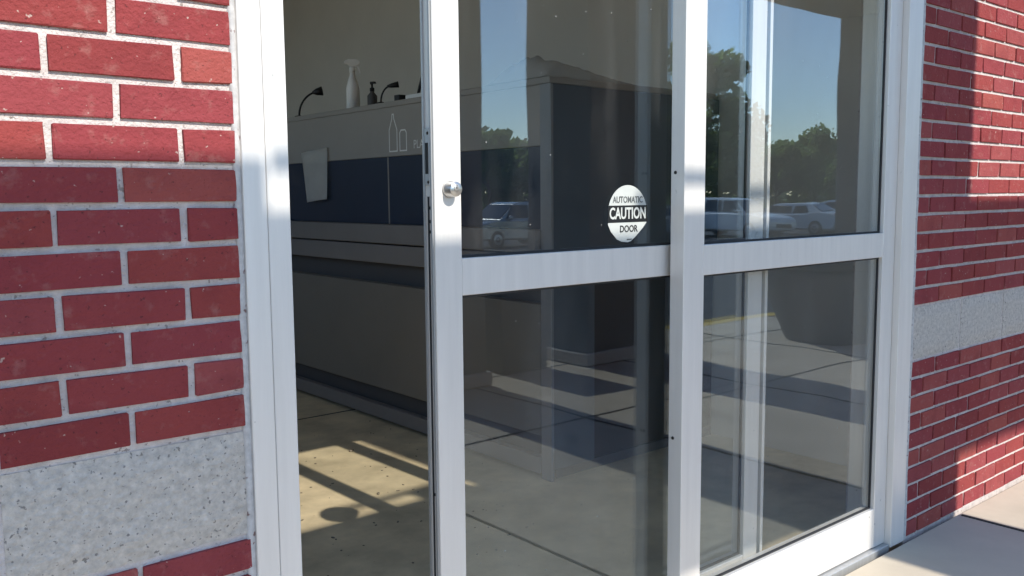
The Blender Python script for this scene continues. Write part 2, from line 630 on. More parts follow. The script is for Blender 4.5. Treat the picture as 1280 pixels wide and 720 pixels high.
def brick_wall(label, xa, xb, from_right, near, zlo, zhi, xlo, xhi):
    """bricks between xa and xb; those inside the window become objects, the rest one joined mesh"""
    root = thing('brick_wall', ((xa + xb) / 2, 0.1, 0), label, 'brick wall')
    box('mortar', xa, xb, 0.006, 0.24, -0.1, 2.42, M_MORTAR, root)
    rest = bmesh.new()
    k0 = int((ZREF - 0.0) / COURSE) + 1
    nrow = int(2.42 / COURSE) + 2
    n = 0
    for row in range(-k0, nrow - k0):
        zc = ZREF + (row + 0.5) * COURSE
        if zc - COURSE / 2 < -0.03 or zc + COURSE / 2 > 2.43: continue
        if row in (-7, -8, -9):
            continue            # band of stone blocks, three courses tall
        pos = xb - 0.002 if from_right else xa + 0.002
        half = (row % 2 == 1)
        while True:
            ln = (0.2037 / 2 if half else 0.2037) - JOINT
            c = pos - ln / 2 if from_right else pos + ln / 2
            if (from_right and pos - ln < xa) or (not from_right and pos + ln > xb): break
            me = random.choice(HALF if half else FULL)
            loc = Vector((c + random.uniform(-.0015, .0015), 0.022 + random.uniform(-.002, .0012), zc))
            if zlo < zc < zhi and xlo < c < xhi and n < 300:
                o = bpy.data.objects.new('brick', me)
                COL.objects.link(o)
                o.parent = root
                o.location = loc - ORG[root]
                n += 1
            else:
                nv = len(rest.verts)
                rest.from_mesh(me)
                rest.verts.ensure_lookup_table()
                bmesh.ops.translate(rest, vec=loc, verts=rest.verts[nv:])
            pos = pos - ln - JOINT if from_right else pos + ln + JOINT
            half = False
    # stone blocks
    zc = ZREF - 7.5 * COURSE
    hh = 1.5 * COURSE - JOINT / 2
    bw = 0.397
    pos = xb - 0.002 if from_right else xa + 0.002
    first = True
    while True:
        w = bw
        a, b = (pos - w, pos) if from_right else (pos, pos + w)
        if a < xa or b > xb: break
        bm = bmesh.new()
        nx, nz = 10, 5
        bmesh.ops.create_grid(bm, x_segments=nx, y_segments=nz, size=0.5)
        for v in bm.verts:
            u, t = v.co.x + .5, v.co.y + .5
            edge = min(u, 1 - u) < 1e-4 or min(t, 1 - t) < 1e-4
            d = 0.004 if edge else 0.003 * (noise.noise(Vector((a * 7 + u * 9, t * 5, 3))))
            v.co = Vector((a + u * w, d, zc - hh + t * 2 * hh))
        ext = bmesh.ops.extrude_edge_only(bm, edges=[e for e in bm.edges if e.is_boundary])
        for v in [g for g in ext['geom'] if isinstance(g, bmesh.types.BMVert)]:
            v.co.y = 0.05
        finish('stone_block', bm, M_STONE, root)
        pos = a - JOINT if from_right else b + JOINT
    if len(rest.verts):
        o = finish('brickwork', rest, M_BRICK, root)
        o['kind'] = 'stuff'
    else:
        rest.free()
    return root


BR = 0.648     # right-hand edge of the left brickwork
brick_wall('red brick wall with pale mortar and a grey stone band left of the open door', XL - 0.1, BR, True, True, 0.30, 2.15, -0.75, 2)
brick_wall('red brick wall to the right of the glass sidelight', 3.20, 6.0, False, True, 0.0, 2.2, 3, 4.75)

# ================================================================== DOOR FRAME
fr = thing('door_frame', (1.9, 0.07, 0), 'pale aluminium frame around the sliding door and sidelight', 'door frame')
# left jamb: two flat faces with a groove, deeper return behind
box('jamb', 0.655, 0.6985, -0.006, 0.16, 0.0, 2.13, M_ALU, fr, 0.0012)
box('jamb', 0.7000, 0.7445, -0.004, 0.17, 0.0, 2.13, M_ALU, fr, 0.0012)
box('jamb_filler', 0.6985, 0.7000, 0.003, 0.15, 0.0, 2.13, M_SLOT, fr)
box('jamb', 3.085, 3.185, -0.004, 0.17, 0.0, 2.13, M_ALU, fr, 0.0015)
box('header', 0.655, 3.185, -0.010, 0.235, 2.132, 2.40, M_ALU, fr, 0.002)
box('threshold', 0.746, 3.083, 0.0, 0.148, -0.02, 0.012, M_ALU_D, fr, 0.002)
# caulk bead, ragged
for (xa, xb, nm) in ((BR - 0.0075, 0.6565, 'caulk'), (3.183, 3.214, 'caulk')):
    bm = bmesh.new()
    pl, pr = [], []
    nz_ = 260
    for k in range(nz_ + 1):
        z = 2.13 * k / nz_
        w = noise.noise(Vector((xa * 9, 3, z * 30))) * 0.5 + noise.noise(Vector((1, xa, z * 9)))
        wx = 0.0035 * w
        if nm == 'caulk' and xa < 1:
            a_, b_ = xa + wx, xb
        else:
            a_, b_ = xa, xb + wx
        pl.append([bm.verts.new((a_, 0.012, z)), bm.verts.new((a_ + 0.002, 0.001 + 0.001 * w, z)), bm.verts.new(((a_ + b_) / 2, -0.003 - 0.0015 * w, z)), bm.verts.new((b_, 0.002, z))])
    for a_, b_ in zip(pl, pl[1:]):
        for j in range(3):
            bm.faces.new((a_[j], a_[j + 1], b_[j + 1], b_[j]))
    finish(nm, bm, M_CAULK, fr, smooth=True)

# ================================================================== SLIDING LEAF AND SIDELIGHT
RZ0, RZ1 = 1.075, 1.160     # middle rail
BZ = 0.160                  # top of the bottom rail
TZ = 2.055                  # underside of the top rail


def gasket(parent, x0, x1, z0, z1, y):
    bm = bmesh.new()
    t = 0.006
    add_box(bm, x0, x0 + t, y, y + 0.006, z0, z1)
    add_box(bm, x1 - t, x1, y, y + 0.006, z0, z1)
    add_box(bm, x0 + t, x1 - t, y, y + 0.006, z0, z0 + t)
    add_box(bm, x0 + t, x1 - t, y, y + 0.006, z1 - t, z1)
    finish('gasket', bm, M_GASKET, parent)


def leaf(root, x0, xs0, xs1, x1, y0, y1):
    """stile x0..xs0, glass xs0..xs1, stile xs1..x1, front y0, back y1"""
    box('stile', x0, xs0, y0, y1, 0.014, 2.128, M_ALU, root, 0.0015)
    box('stile', xs1, x1, y0, y1, 0.014, 2.128, M_ALU, root, 0.0015)
    e = 0.0004
    box('middle_rail', xs0 + e, xs1 - e, y0 + 0.001, y1 - 0.001, RZ0, RZ1, M_ALU, root, 0.0012)
    box('bottom_rail', xs0 + e, xs1 - e, y0 + 0.001, y1 - 0.001, 0.016, BZ, M_ALU, root, 0.0012)
    box('top_rail', xs0 + e, xs1 - e, y0 + 0.001, y1 - 0.001, TZ, 2.126, M_ALU, root, 0.0012)
    ym = (y0 + y1) / 2
    panes = []
    for z0, z1 in ((BZ, RZ0), (RZ1, TZ)):
        panes.append(box('glass_pane', xs0 + .001, xs1 - .001, ym - 0.003, ym + 0.003, z0 + .001, z1 - .001, M_GLASS, root))
        gasket(panes[-1], xs0 + .0006, xs1 - .0006, z0 + .0006, z1 - .0006, ym - 0.010)
    return panes


SD = thing('sliding_door', (1.77, 0.108, 0.0), 'sliding glass door standing partly open with lock cylinder and caution decal', 'sliding door')
LY0, LY1 = 0.085, 0.131
sd_panes = leaf(SD, 1.132, 1.205, 2.30, 2.372, LY0, LY1)
box('interlock', 2.384, 2.398, LY0 - 0.004, LY1, 0.014, 2.128, M_ALU, SD, 0.001)
box('interlock_web', 2.3722, 2.3838, LY0 + 0.028, LY1 - 0.004, 0.014, 2.128, M_ALU_D, SD)
# edge of the lead stile: weather strip channel, lock slot, screws
box('edge_channel', 1.1285, 1.1317, LY0 + 0.006, LY0 + 0.012, 0.02, 2.12, M_ALU_D, SD)
box('edge_channel', 1.1285, 1.1317, LY1 - 0.013, LY1 - 0.007, 0.02, 2.12, M_ALU_D, SD)
box('weather_strip', 1.1295, 1.1318, LY0 + 0.0205, LY0 + 0.0245, 0.02, 1.30, M_GASKET, SD)
box('lock_faceplate', 1.1283, 1.1316, LY0 + 0.0135, LY1 - 0.0145, 1.325, 1.450, M_ALU_D, SD, 0.0008)
box('bolt_slot', 1.1275, 1.1282, LY0 + 0.017, LY1 - 0.018, 1.350, 1.418, M_SLOT, SD)
for z in (1.332, 1.439, 1.275, 1.245, 1.222, 0.62):
    lathe('screw', [(0.0038, 0), (0.0034, 0.0012), (0, 0.0013)], (1.1283 if z > 1.3 else 1.1318, LY0 + 0.018, z), (-1, 0, 0), M_SLOT, SD, 10)
cyl = lathe('lock_cylinder', [(0.0185, 0.0), (0.0185, 0.006), (0.0165, 0.008), (0.0165, 0.026), (0.0155, 0.028), (0.0, 0.0282)], (1.171, LY0, 1.316), (0, -1, 0), M_STEEL, SD, 28)
lathe('key_plug', [(0.0075, 0), (0.0075, 0.0012), (0, 0.0013)], (1.171, LY0 - 0.0282, 1.320), (0, -1, 0), M_ALU_D, cyl, 18)
box('keyway', 1.1698, 1.1722, LY0 - 0.0302, LY0 - 0.0296, 1.3165, 1.3255, M_SLOT, cyl)

# caution decal on the upper pane
DX, DZ, DR = 1.776, 1.250, 0.0765
dy = (LY0 + LY1) / 2 - 0.003 - 0.0008
pts = []
for k in range(33):
    a = R(-11) + R(202 + 0) * k / 32
    pts.append((DX + DR * math.cos(a), DZ + DR * math.sin(a)))
for u_, v_ in ((-1.0, -0.36), (-0.86, -0.60), (-0.55, -0.88), (-0.30, -0.97), (0.0, -1.0), (0.15, -0.97), (0.45, -0.78), (0.80, -0.50), (0.97, -0.33)):
    pts.append((DX + DR * u_, DZ + DR * v_))
decal = prism('caution_decal', pts, 'y', dy - 0.0002, dy + 0.0006, M_DECALW, SD)
tag(decal, 'silvery round caution decal with black band')
RX = Matrix.Rotation(R(90), 4, 'X')


def dtext(name, body, size, x, z, m, xs, bold=0.0):
    return text(name, body, size, Matrix.Translation((x, dy - 0.0009, z)) @ RX, m, decal, xs, 0.0002, bold)


box('black_band', DX - 0.0778, DX + 0.0778, dy - 0.0006, dy - 0.0003, DZ - 0.023, DZ + 0.0225, M_DECALK, decal)
dtext('lettering', 'CAUTION', 0.042, DX, DZ, M_DECALW, 0.755, 0.0011)
dtext('lettering', 'AUTOMATIC', 0.0240, DX, DZ + 0.0370, M_DECALF, 0.84, 0.0004)
dtext('lettering', 'DOOR', 0.0255, DX + 0.003, DZ - 0.041, M_DECALK, 0.92, 0.0004)
box('fine_print', DX - 0.004, DX + 0.016, dy - 0.0008, dy - 0.0005, DZ - 0.0705, DZ - 0.0672, M_DECALF, decal)

SL = thing('sidelight', (2.5, 0.045, 0.0), 'fixed glass sidelight panel in front of the sliding door', 'sidelight')
leaf(SL, 1.909, 1.993, 3.000, 3.083, 0.020, 0.068)
for z in (1.36, 0.62, 1.95):
    lathe('screw', [(0.005, 0), (0.0045, 0.0015), (0, 0.0016)], (1.9090, 0.052, z), (-1, 0, 0), M_SLOT, SL, 10)
box('glazing_bead', 1.9934, 2.000, 0.0225, 0.032, BZ, RZ0 - .0004, M_ALU, SL)
box('glazing_bead', 1.9934, 2.000, 0.0225, 0.032, RZ1 + .0004, TZ, M_ALU, SL)

# ================================================================== BOTTLE RETURN MACHINE (inside)
KX, KY0, KY1, KT = 2.66, 1.37, 5.2, 1.82
KX1 = 3.86
km = thing('bottle_return_machine', ((KX + KX1) / 2, (KY0 + KY1) / 2, 0), 'long grey and navy bottle return machine inside the doorway', 'return machine')
box('core', KX + 0.06, KX1, KY0 + 0.06, KY1, 0.0, KT - 0.03, M_LAMD, km)
box('top_panel', KX + 0.004, KX1, KY0 + 0.012, KY1, KT - 0.03, KT, M_LAM, km, 0.003)
tp = KY0 + 0.075
box('upper_panel', KX + 0.004, KX + 0.059, tp, KY1, 1.5215, KT - 0.031, M_LAM, km, 0.002)
box('navy_band', KX + 0.006, KX + 0.059, tp, 2.703, 1.151, 1.520, M_NAVY, km, 0.001)
box('navy_band', KX + 0.006, KX + 0.059, 2.713, KY1, 1.151, 1.520, M_NAVY, km, 0.001)
box('seam_trim', KX + 0.004, KX + 0.05, 2.7035, 2.7125, 1.151, 1.520, M_LAM, km)
box('ledge', KX - 0.035, KX + 0.059, tp, KY1, 1.043, 1.149, M_LAMM, km, 0.004)
box('ledge_apron', KX - 0.020, KX + 0.059, tp, KY1, 0.930, 1.034, M_LAMM, km, 0.002)
box('lower_panel', KX + 0.0, KX + 0.059, tp, KY1, 0.200, 0.810, M_PANEL, km, 0.003)
box('kick_board', KX - 0.004, KX + 0.04, tp, KY1, 0.022, 0.100, M_LAMM, km, 0.002)
box('corner_trim', KX - 0.002, KX + 0.016, KY0, KY0 + 0.072, 0.0, KT - 0.031, M_TRIM, km, 0.003)
# end that faces the door: slate doors and a dark bin bay lower right
box('end_panel', KX + 0.017, KX1, KY0 + 0.006, KY0 + 0.059, 1.03, KT - 0.031, M_SLATE, km, 0.003)
box('end_panel', KX + 0.017, 2.94, KY0 + 0.006, KY0 + 0.059, 0.05, 1.025, M_SLATE, km, 0.003)
box('bin_door', 2.945, KX1, KY0 + 0.03, KY0 + 0.059, 0.05, 1.025, M_BLACK, km, 0.003)
box('toe_kick', KX + 0.056, KX1, KY0 + 0.03, KY0 + 0.059, 0.0, 0.046, M_LAMD, km)
# printed icons and word on the upper panel (faces -x)
side = Matrix.Rotation(R(-90), 4, 'Z') @ RX


def outline(name, loop, y_, w=0.0075):
    """thin printed outline on the machine side; loop in (distance to the right as seen, height)"""
    bm = bmesh.new()
    n = len(loop)
    c = Vector((sum(p[0] for p in loop) / n, sum(p[1] for p in loop) / n))
    P = [Vector(p) for p in loop]
    inn = []
    for i in range(n):
        d0 = (P[i] - P[i - 1]).normalized()
        d1 = (P[(i + 1) % n] - P[i]).normalized()
        nn = Vector((-(d0.y + d1.y), d0.x + d1.x)).normalized()
        k = max(0.5, nn.dot(Vector((-d0.y, d0.x))))
        inn.append(P[i] + nn * w / k)
    o_ = [bm.verts.new((KX + 0.0028, y_ - p.x, p.y)) for p in P]
    i_ = [bm.verts.new((KX + 0.0028, y_ - p.x, p.y)) for p in inn]
    for k in range(n):
        bm.faces.new((o_[k], o_[(k + 1) % n], i_[(k + 1) % n], i_[k]))
    finish(name, bm, M_INK, km)


outline('bottle_icon', [(0, 1.545), (.085, 1.545), (.085, 1.665), (.056, 1.725), (.053, 1.752), (.032, 1.752), (.029, 1.725), (0, 1.665)], 2.69)
outline('can_icon', [(0, 1.545), (.072, 1.545), (.072, 1.645), (.058, 1.662), (.014, 1.662), (0, 1.645)], 2.585)
text('lettering', 'PLASTIC', 0.064, Matrix.Translation((KX + 0.0028, 2.345, 1.575)) @ side, M_INK, km, 0.9, 0.0003)

# crumbs and grit swept against the machine and over the sunny floor
rnd = random.Random(11)
bm = bmesh.new()
for k in range(110):
    cx, cy_ = rnd.uniform(1.3, 2.62), rnd.uniform(0.9, 2.9)
    r_ = rnd.uniform(0.0015, 0.0055)
    if rnd.random() < .08: r_ *= 2
    mtx = Matrix.Translation((cx, cy_, r_ * .45)) @ Matrix.Rotation(rnd.uniform(0, 6), 4, 'Z') @ Matrix.Diagonal((rnd.uniform(.8, 2.2), 1, .5, 1))
    bmesh.ops.create_icosphere(bm, subdivisions=1, radius=r_, matrix=mtx)
tag(finish('floor_grit', bm, M_GRIT), 'fine crumbs and grit scattered over the sunny floor', 'grit', kind='stuff')

# taped paper on the machine side
bm = bmesh.new()
nu, nv = 8, 10
gv = []
for j in range(nv + 1):
    t = j / nv
    ya = 3.72 + (3.63 - 3.72) * t
    yb = 3.372
    zt = 1.598 + 0.0
    row = []
    for i in range(nu + 1):
        u = i / nu
        y_ = ya + (yb - ya) * u
        z_ = (1.585 + 0.02 * u) - 0.315 * t
        x_ = KX - 0.006 - 0.03 * (t ** 2) * (0.4 + 0.6 * math.sin(u * 3.1)) - 0.004 * math.sin(u * 7 + t * 2)
        if z_ < 1.16: x_ = min(x_, KX - 0.04)
        row.append(bm.verts.new((x_, y_, z_)))
    gv.append(row)
for j in range(nv):
    for i in range(nu):
        bm.faces.new((gv[j][i], gv[j][i + 1], gv[j + 1][i + 1], gv[j + 1][i]))
bmesh.ops.solidify(bm, geom=list(bm.faces), thickness=0.0006)
pp = finish('paper_notice', bm, M_PAPER, None, smooth=True)
tag(pp, 'blank white tapered paper sheet taped over the navy band of the machine', 'paper')

# --- things standing on top of the machine
def on_top(px_y, x):
    return Vector((x, px_y, KT))


# white trigger spray bottle
b0 = on_top(3.20, 2.74)
sb = thing('spray_bottle', b0, 'white trigger spray bottle standing on top of the machine', 'spray bottle')
lathe('bottle_body', [(0.036, 0.0), (0.040, 0.006), (0.040, 0.12), (0.036, 0.14), (0.024, 0.18), (0.0155, 0.205), (0.0145, 0.235), (0, 0.235)], b0, (0, 0, 1), M_WHITEP, sb, 24)
lathe('collar', [(0.0175, 0.218), (0.0175, 0.246), (0.014, 0.25), (0, 0.25)], b0, (0, 0, 1), M_WHITEP, sb, 20)
prism('spray_head', [(b0.y + 0.048, KT + 0.268), (b0.y + 0.046, KT + 0.284), (b0.y + 0.02, KT + 0.296), (b0.y - 0.03, KT + 0.294), (b0.y - 0.046, KT + 0.282), (b0.y - 0.040, KT + 0.262), (b0.y - 0.012, KT + 0.251), (b0.y + 0.014, KT + 0.251), (b0.y + 0.024, KT + 0.268)], 'x', b0.x - 0.011, b0.x + 0.011, M_WHITEP, sb, 0.003)
prism('trigger', [(b0.y - 0.022, KT + 0.266), (b0.y - 0.036, KT + 0.264), (b0.y - 0.044, KT + 0.235), (b0.y - 0.050, KT + 0.215), (b0.y - 0.044, KT + 0.214), (b0.y - 0.034, KT + 0.236)], 'x', b0.x - 0.006, b0.x + 0.006, M_WHITEP, sb, 0.0015)

sb.rotation_euler = (0, 0, R(60))


def gooseneck(y0, x, reach, height, r, label, flare):
    base = on_top(y0, x)
    g = thing('gooseneck_lamp', base, label, 'gooseneck lamp')
    lathe('base_disc', [(0.030, 0.0), (0.030, 0.008), (0.012, 0.014), (0, 0.0145)], base, (0, 0, 1), M_BLACK, g, 20)
    P = []
    for k in range(15):
        t = k / 14
        a = t * math.pi * 0.55
        P.append((base.x, base.y - reach * (1 - math.cos(a)), base.z + 0.012 + height * (0.45 * t + 0.55 * math.sin(a) if t < 1 else 1)))
    tube('neck', P, r, M_BLACK, g, 10)
    e = Vector(P[-1])
    g.rotation_euler = (0, 0, R(55))
    lathe('lamp_head', [(r * 1.2, -0.01), (flare * 0.7, 0.015), (flare, 0.055), (flare * 0.9, 0.056), (0, 0.03)], e, (0, -1, 0.18), M_BLACK, g, 18)
    return g


gooseneck(3.86, 2.72, 0.085, 0.150, 0.0065, 'tall black gooseneck lamp on the far end of the machine', 0.030)
gooseneck(2.84, 2.71, 0.040, 0.090, 0.005, 'short black gooseneck lamp right of the spray bottle', 0.018)

# small dark pump bottle
b1 = on_top(3.08, 2.80)
pb = thing('pump_bottle', b1, 'small dark pump bottle between the spray bottle and short lamp', 'pump bottle')
lathe('bottle_body', [(0.026, 0), (0.029, 0.004), (0.029, 0.075), (0.012, 0.095), (0.012, 0.11), (0, 0.11)], b1, (0, 0, 1), M_LAMD, pb, 20)
lathe('pump_collar', [(0.014, 0.102), (0.014, 0.120), (0.006, 0.124), (0.006, 0.145), (0, 0.145)], b1, (0, 0, 1), M_BLACK, pb, 16)
prism('pump_nozzle', [(b1.y + 0.012, KT + 0.141), (b1.y + 0.012, KT + 0.158), (b1.y - 0.03, KT + 0.155), (b1.y - 0.04, KT + 0.143), (b1.y - 0.034, KT + 0.141), (b1.y - 0.026, KT + 0.147)], 'x', b1.x - .008, b1.x + .008, M_BLACK, pb, 0.002)

# pale tray with a leaning dark wand, and a small black block beside it
b2 = on_top(2.50, 2.76)
tr = thing('plastic_tray', b2, 'shallow pale plastic tray on the machine top near the door edge', 'tray')
box('tray_base', b2.x - .05, b2.x + .05, b2.y - .09, b2.y + .09, KT, KT + .006, M_WHITEP, tr)
for (xa, xb, ya, yb) in ((-.05, -.044, -.09, .09), (.044, .05, -.09, .09), (-.044, .044, -.09, -.084), (-.044, .044, .084, .09)):
    box('tray_rim', b2.x + xa, b2.x + xb, b2.y + ya, b2.y + yb, KT + .0062, KT + .028, M_WHITEP, tr, 0.001)
wd = tube('marker_pen', [(b2.x, b2.y + 0.05, KT + 0.010), (b2.x, b2.y + 0.02, KT + 0.075), (b2.x, b2.y - 0.002, KT + 0.122), (b2.x, b2.y - 0.008, KT + 0.135)], [0.008, 0.009, 0.008, 0.004], M_BLACK, None, 10)
tag(wd, 'dark marker pen leaning upright in the pale tray', 'marker')
b3 = on_top(2.655, 2.72)
bl = thing('power_adapter', b3, 'small black box shaped adapter left of the pale tray', 'adapter')
box('housing', b3.x - .025, b3.x + .025, b3.y - .025, b3.y + .025, KT, KT + .036, M_BLACK, bl, 0.005, 2)
tube('cable', [(b3.x + .02, b3.y, KT + .02), (b3.x + .06, b3.y + .01, KT + .012), (b3.x + .12, b3.y + .05, KT + .004), (b3.x + .25, b3.y + .09, KT + .004)], 0.003, M_BLACK, bl, 6)

# clear plastic liner: slumped mound on the machine top, and a bag hanging at the bin bay
def film_mound(name, x0, x1, y0, y1, zb, h, label, seed):
    bm = bmesh.new()
    nu, nv = 34, 24
    V = []
    for j in range(nv + 1):
        row = []
        for i in range(nu + 1):
            u, v = i / nu, j / nv
            env = (min(1, u * 6) ** 0.6) * (1 - u) ** 0.75 * math.sin(math.pi * min(max(v, 0), 1)) ** 0.5
            cr = noise.noise(Vector((u * 7 + seed, v * 6, 0))) * 0.22 + abs(noise.noise(Vector((u * 13, v * 12 + seed, 2)))) * 0.22
            z = zb + 0.001 + h * env * (0.92 + cr)
            row.append(bm.verts.new((x0 + (x1 - x0) * u, y0 + (y1 - y0) * v, z)))
        V.append(row)
    for j in range(nv):
        for i in range(nu):
            bm.faces.new((V[j][i], V[j][i + 1], V[j + 1][i + 1], V[j + 1][i]))
    return tag(finish(name, bm, M_FILM, None, smooth=True), label, 'plastic bag')


film_mound('plastic_bag', 2.655, 3.30, 1.40, 1.82, KT, 0.135, 'crumpled clear plastic bag heaped on the machine corner', 4.0)

# ================================================================== ENTRY CANOPY across the sidewalk (mirrored in the glass)
cp = thing('entry_canopy', (4.0, -3.35, 0), 'dark stucco entry canopy with square pillars mirrored in the door glass', 'canopy')
for (xa, xb) in ((3.10, 3.73), (4.74, 5.55), (9.2, 9.92), (13.6, 14.3), (-3.4, -2.6), (-7.8, -7.0)):
    box('pillar', xa, xb, -3.70, -3.00, 0.0, 3.21, M_STUCCO, cp, 0.004)
    box('pillar_base', xa - .03, xb + .03, -3.73, -2.97, 0.006, 0.10, M_STONE, cp, 0.006)
box('beam', -9, 16, -3.70, -3.00, 3.212, 3.698, M_STUCCO, cp, 0.006)
# conduit and low lugs added along the canopy top to cast thin shade
box('shade_parapet', -9.0, 0.79, -3.20, -2.998, 3.699, 3.79, M_STUCCO, cp, 0.004)  # raised edge added to close the sunlit slot over the left brickwork
box('shade_block', 2.53, 3.73, -3.45, -3.03, 3.699, 4.90, M_STUCCO, cp, 0.01)  # unseen block added to shade the floor beside the machine
for xa_, xb_ in ((0.80, 0.98), (1.90, 2.525)):
    P = []
    for k in range(101):
        x = xa_ + (xb_ - xa_) * k / 100
        P.append((x, -3.02, 3.80 + 0.012 * noise.noise(Vector((x * 2.2, 0, 0)))))
    tube('shade_rod', P, 0.020, M_ALU_D, cp, 8)
for k in range(34):
    x = -8.6 + k * 0.73 + random.uniform(-.12, .12)
    w = random.uniform(0.05, 0.16)
    if x < 1.65 + w or 2.45 - w < x < 3.8 + w: continue
    box('shade_lug', x - w, x + w, -3.05, -2.99, 3.699, 3.782, M_ALU_D, cp, 0.004)

pbx = thing('shading_box', (4.27, -3.45, 0), 'low square dark planter box added between the pillars to cast ground shade, mirrored in the lower pane', 'shading')  # box added so its shade splits the sunlit ground into strips
for (xa, xb, ya, yb) in ((4.05, 4.49, -3.69, -3.65), (4.05, 4.49, -3.25, -3.21), (4.05, 4.09, -3.65, -3.25), (4.45, 4.49, -3.65, -3.25)):
    box('side_panel', xa, xb, ya, yb, 0.006, 0.70, M_LAMD, pbx, 0.003)
box('rim', 4.03, 4.51, -3.71, -3.19, 0.702, 0.75, M_LAMD, pbx, 0.006)

# litter bin on the sidewalk, mirrored at the right of the sidelight
lb = thing('litter_bin', (7.2, -2.6, 0), 'dark tapered litter bin with a wide lid mirrored low in the sidelight', 'litter bin')
lathe('bin_body', [(0.36, 0.004), (0.38, 0.03), (0.56, 0.60), (0.56, 0.66), (0, 0.66)], (7.2, -2.6, 0), (0, 0, 1), M_LAMD, lb, 32)
lathe('bin_lid', [(0.64, 0.66), (0.66, 0.68), (0.66, 0.73), (0.45, 0.84), (0.20, 0.88), (0, 0.885)], (7.2, -2.6, 0.002), (0, 0, 1), M_BLACK, lb, 32)

# ================================================================== PARKED CARS (mirrored in the glass)
def car(x, y, rz, paint, style, label):
    """car along its own +x (nose), origin on the ground at mid wheelbase"""
    root = thing('parked_car', (0, 0, 0), label, 'car', 'cars parked in the lot across from the door')
    pm = CARPAINT[paint]
    if style == 'suv':
        L, H, W = 4.7, 1.72, 1.86
        low = [(-2.30, .42), (-2.34, .75), (-2.28, 1.06), (1.05, 1.08), (1.35, 1.02), (2.15, .92), (2.34, .78), (2.36, .45), (2.2, .30), (-2.15, .30)]
        cab = [(-2.26, 1.05), (-2.08, 1.62), (-1.80, 1.70), (0.10, 1.72), (0.42, 1.66), (1.22, 1.05)]
    else:
        L, H, W = 4.6, 1.46, 1.80
        low = [(-2.25, .40), (-2.30, .70), (-2.22, .96), (-1.55, .99), (1.05, .95), (1.30, .90), (2.10, .76), (2.28, .64), (2.30, .40), (2.15, .26), (-2.1, .26)]
        cab = [(-1.72, .97), (-1.05, 1.38), (-0.70, 1.45), (0.20, 1.46), (0.48, 1.40), (1.26, .93)]
    body = prism('body', low, 'y', -W / 2, W / 2, pm, root, 0.07)
    # cabin narrows upward
    bm = bmesh.new()
    zb, zt = cab[0][1], max(c[1] for c in cab)
    def side_w(z): return W / 2 - 0.06 - 0.20 * max(0, (z - zb)) / (zt - zb)
    a_ = [bm.verts.new((px, -side_w(pz), pz)) for px, pz in cab]
    b_ = [bm.verts.new((px, side_w(pz), pz)) for px, pz in cab]
    n = len(cab)
    bm.faces.new(a_); bm.faces.new(b_[::-1])
    for i in range(n):
        bm.faces.new((a_[i], a_[(i + 1) % n], b_[(i + 1) % n], b_[i]))
    finish('cabin', bm, pm, root, bevel=0.03)
    # glazing, slightly proud
    def quad(name, P4, m):
        bm = bmesh.new()
        vs = [bm.verts.new(p) for p in P4]
        f = bm.faces.new(vs)
        ex = bmesh.ops.extrude_face_region(bm, geom=[f])
        nrm = (Vector(P4[1]) - Vector(P4[0])).cross(Vector(P4[2]) - Vector(P4[0])).normalized() * 0.012
        bmesh.ops.translate(bm, vec=-nrm, verts=[g for g in ex['geom'] if isinstance(g, bmesh.types.BMVert)])
        return finish(name, bm, m, root)
    if style == 'suv':
        panes = [(-1.95, -1.15), (-1.08, -0.22), (-0.15, 0.62)]
    else:
        panes = [(-1.05, -0.30), (-0.22, 0.62)]
    z0 = zb + 0.06
    z1 = zt - 0.12
    for s in (-1, 1):
        for (xa, xb) in panes:
            fr_ = 0.30 if xb > 0.5 else 0.0
            bk = 0.22 if xa < -1.0 and style == 'sedan' else (0.12 if xa < -1.8 else 0)
            off = 0.012
            P4 = [(xa - 0.0, s * (side_w(z0) + off), z0), (xb + fr_, s * (side_w(z0) + off), z0), (xb - 0.06, s * (side_w(z1) + off), z1), (xa + bk, s * (side_w(z1) + off), z1)]
            quad('window', P4, M_CARGLASS)
        lathe('mirror', [(0.02, 0), (0.075, 0.03), (0.085, 0.12), (0.06, 0.19), (0, 0.2)], (0.78, s * (W / 2 - 0.09), zb + 0.08), (0, s, 0.15), pm, root, 12)
        quad('headlight', [(2.12 - .1, s * .55, low[5][1] - .04 - .12), (2.33, s * .58, .60), (2.30, s * .86, .62), (2.05, s * (W / 2 + .006), .76)], M_LAMPW)
        quad('tail_light', [(low[1][0] - .012, s * .62, .72), (low[1][0] - .012, s * .88, .72), (low[2][0] - .03, s * .88, .94), (low[2][0] - .03, s * .66, .94)], M_LAMPR)
    # windscreen and rear window
    w0, w1 = side_w(z0) - 0.06, side_w(z1) - 0.06
    f0, f1 = cab[-1], cab[-2]
    def lerp(a, b, t): return (a[0] + (b[0] - a[0]) * t, a[1] + (b[1] - a[1]) * t)
    p0, p1 = lerp(f0, f1, .08), lerp(f0, f1, .93)
    quad('windscreen', [(p0[0] + .014, -w0, p0[1] + .012), (p0[0] + .014, w0, p0[1] + .012), (p1[0] + .014, w1, p1[1] + .012), (p1[0] + .014, -w1, p1[1] + .012)], M_CARGLASS)
    p0, p1 = lerp(cab[0], cab[1], .15), lerp(cab[0], cab[1], .92)
    quad('rear_window', [(p0[0] - .014, -w0, p0[1] + .012), (p0[0] - .014, w0, p0[1] + .012), (p1[0] - .014, w1, p1[1] + .012), (p1[0] - .014, -w1, p1[1] + .012)], M_CARGLASS)
    box('number_plate', low[1][0] - .03, low[1][0] - .012, -.16, .16, .66, .78, M_PLATE, root)
    box('grille', 2.33, 2.372, -.5, .5, .46, .62, M_BLACK, root, .01)
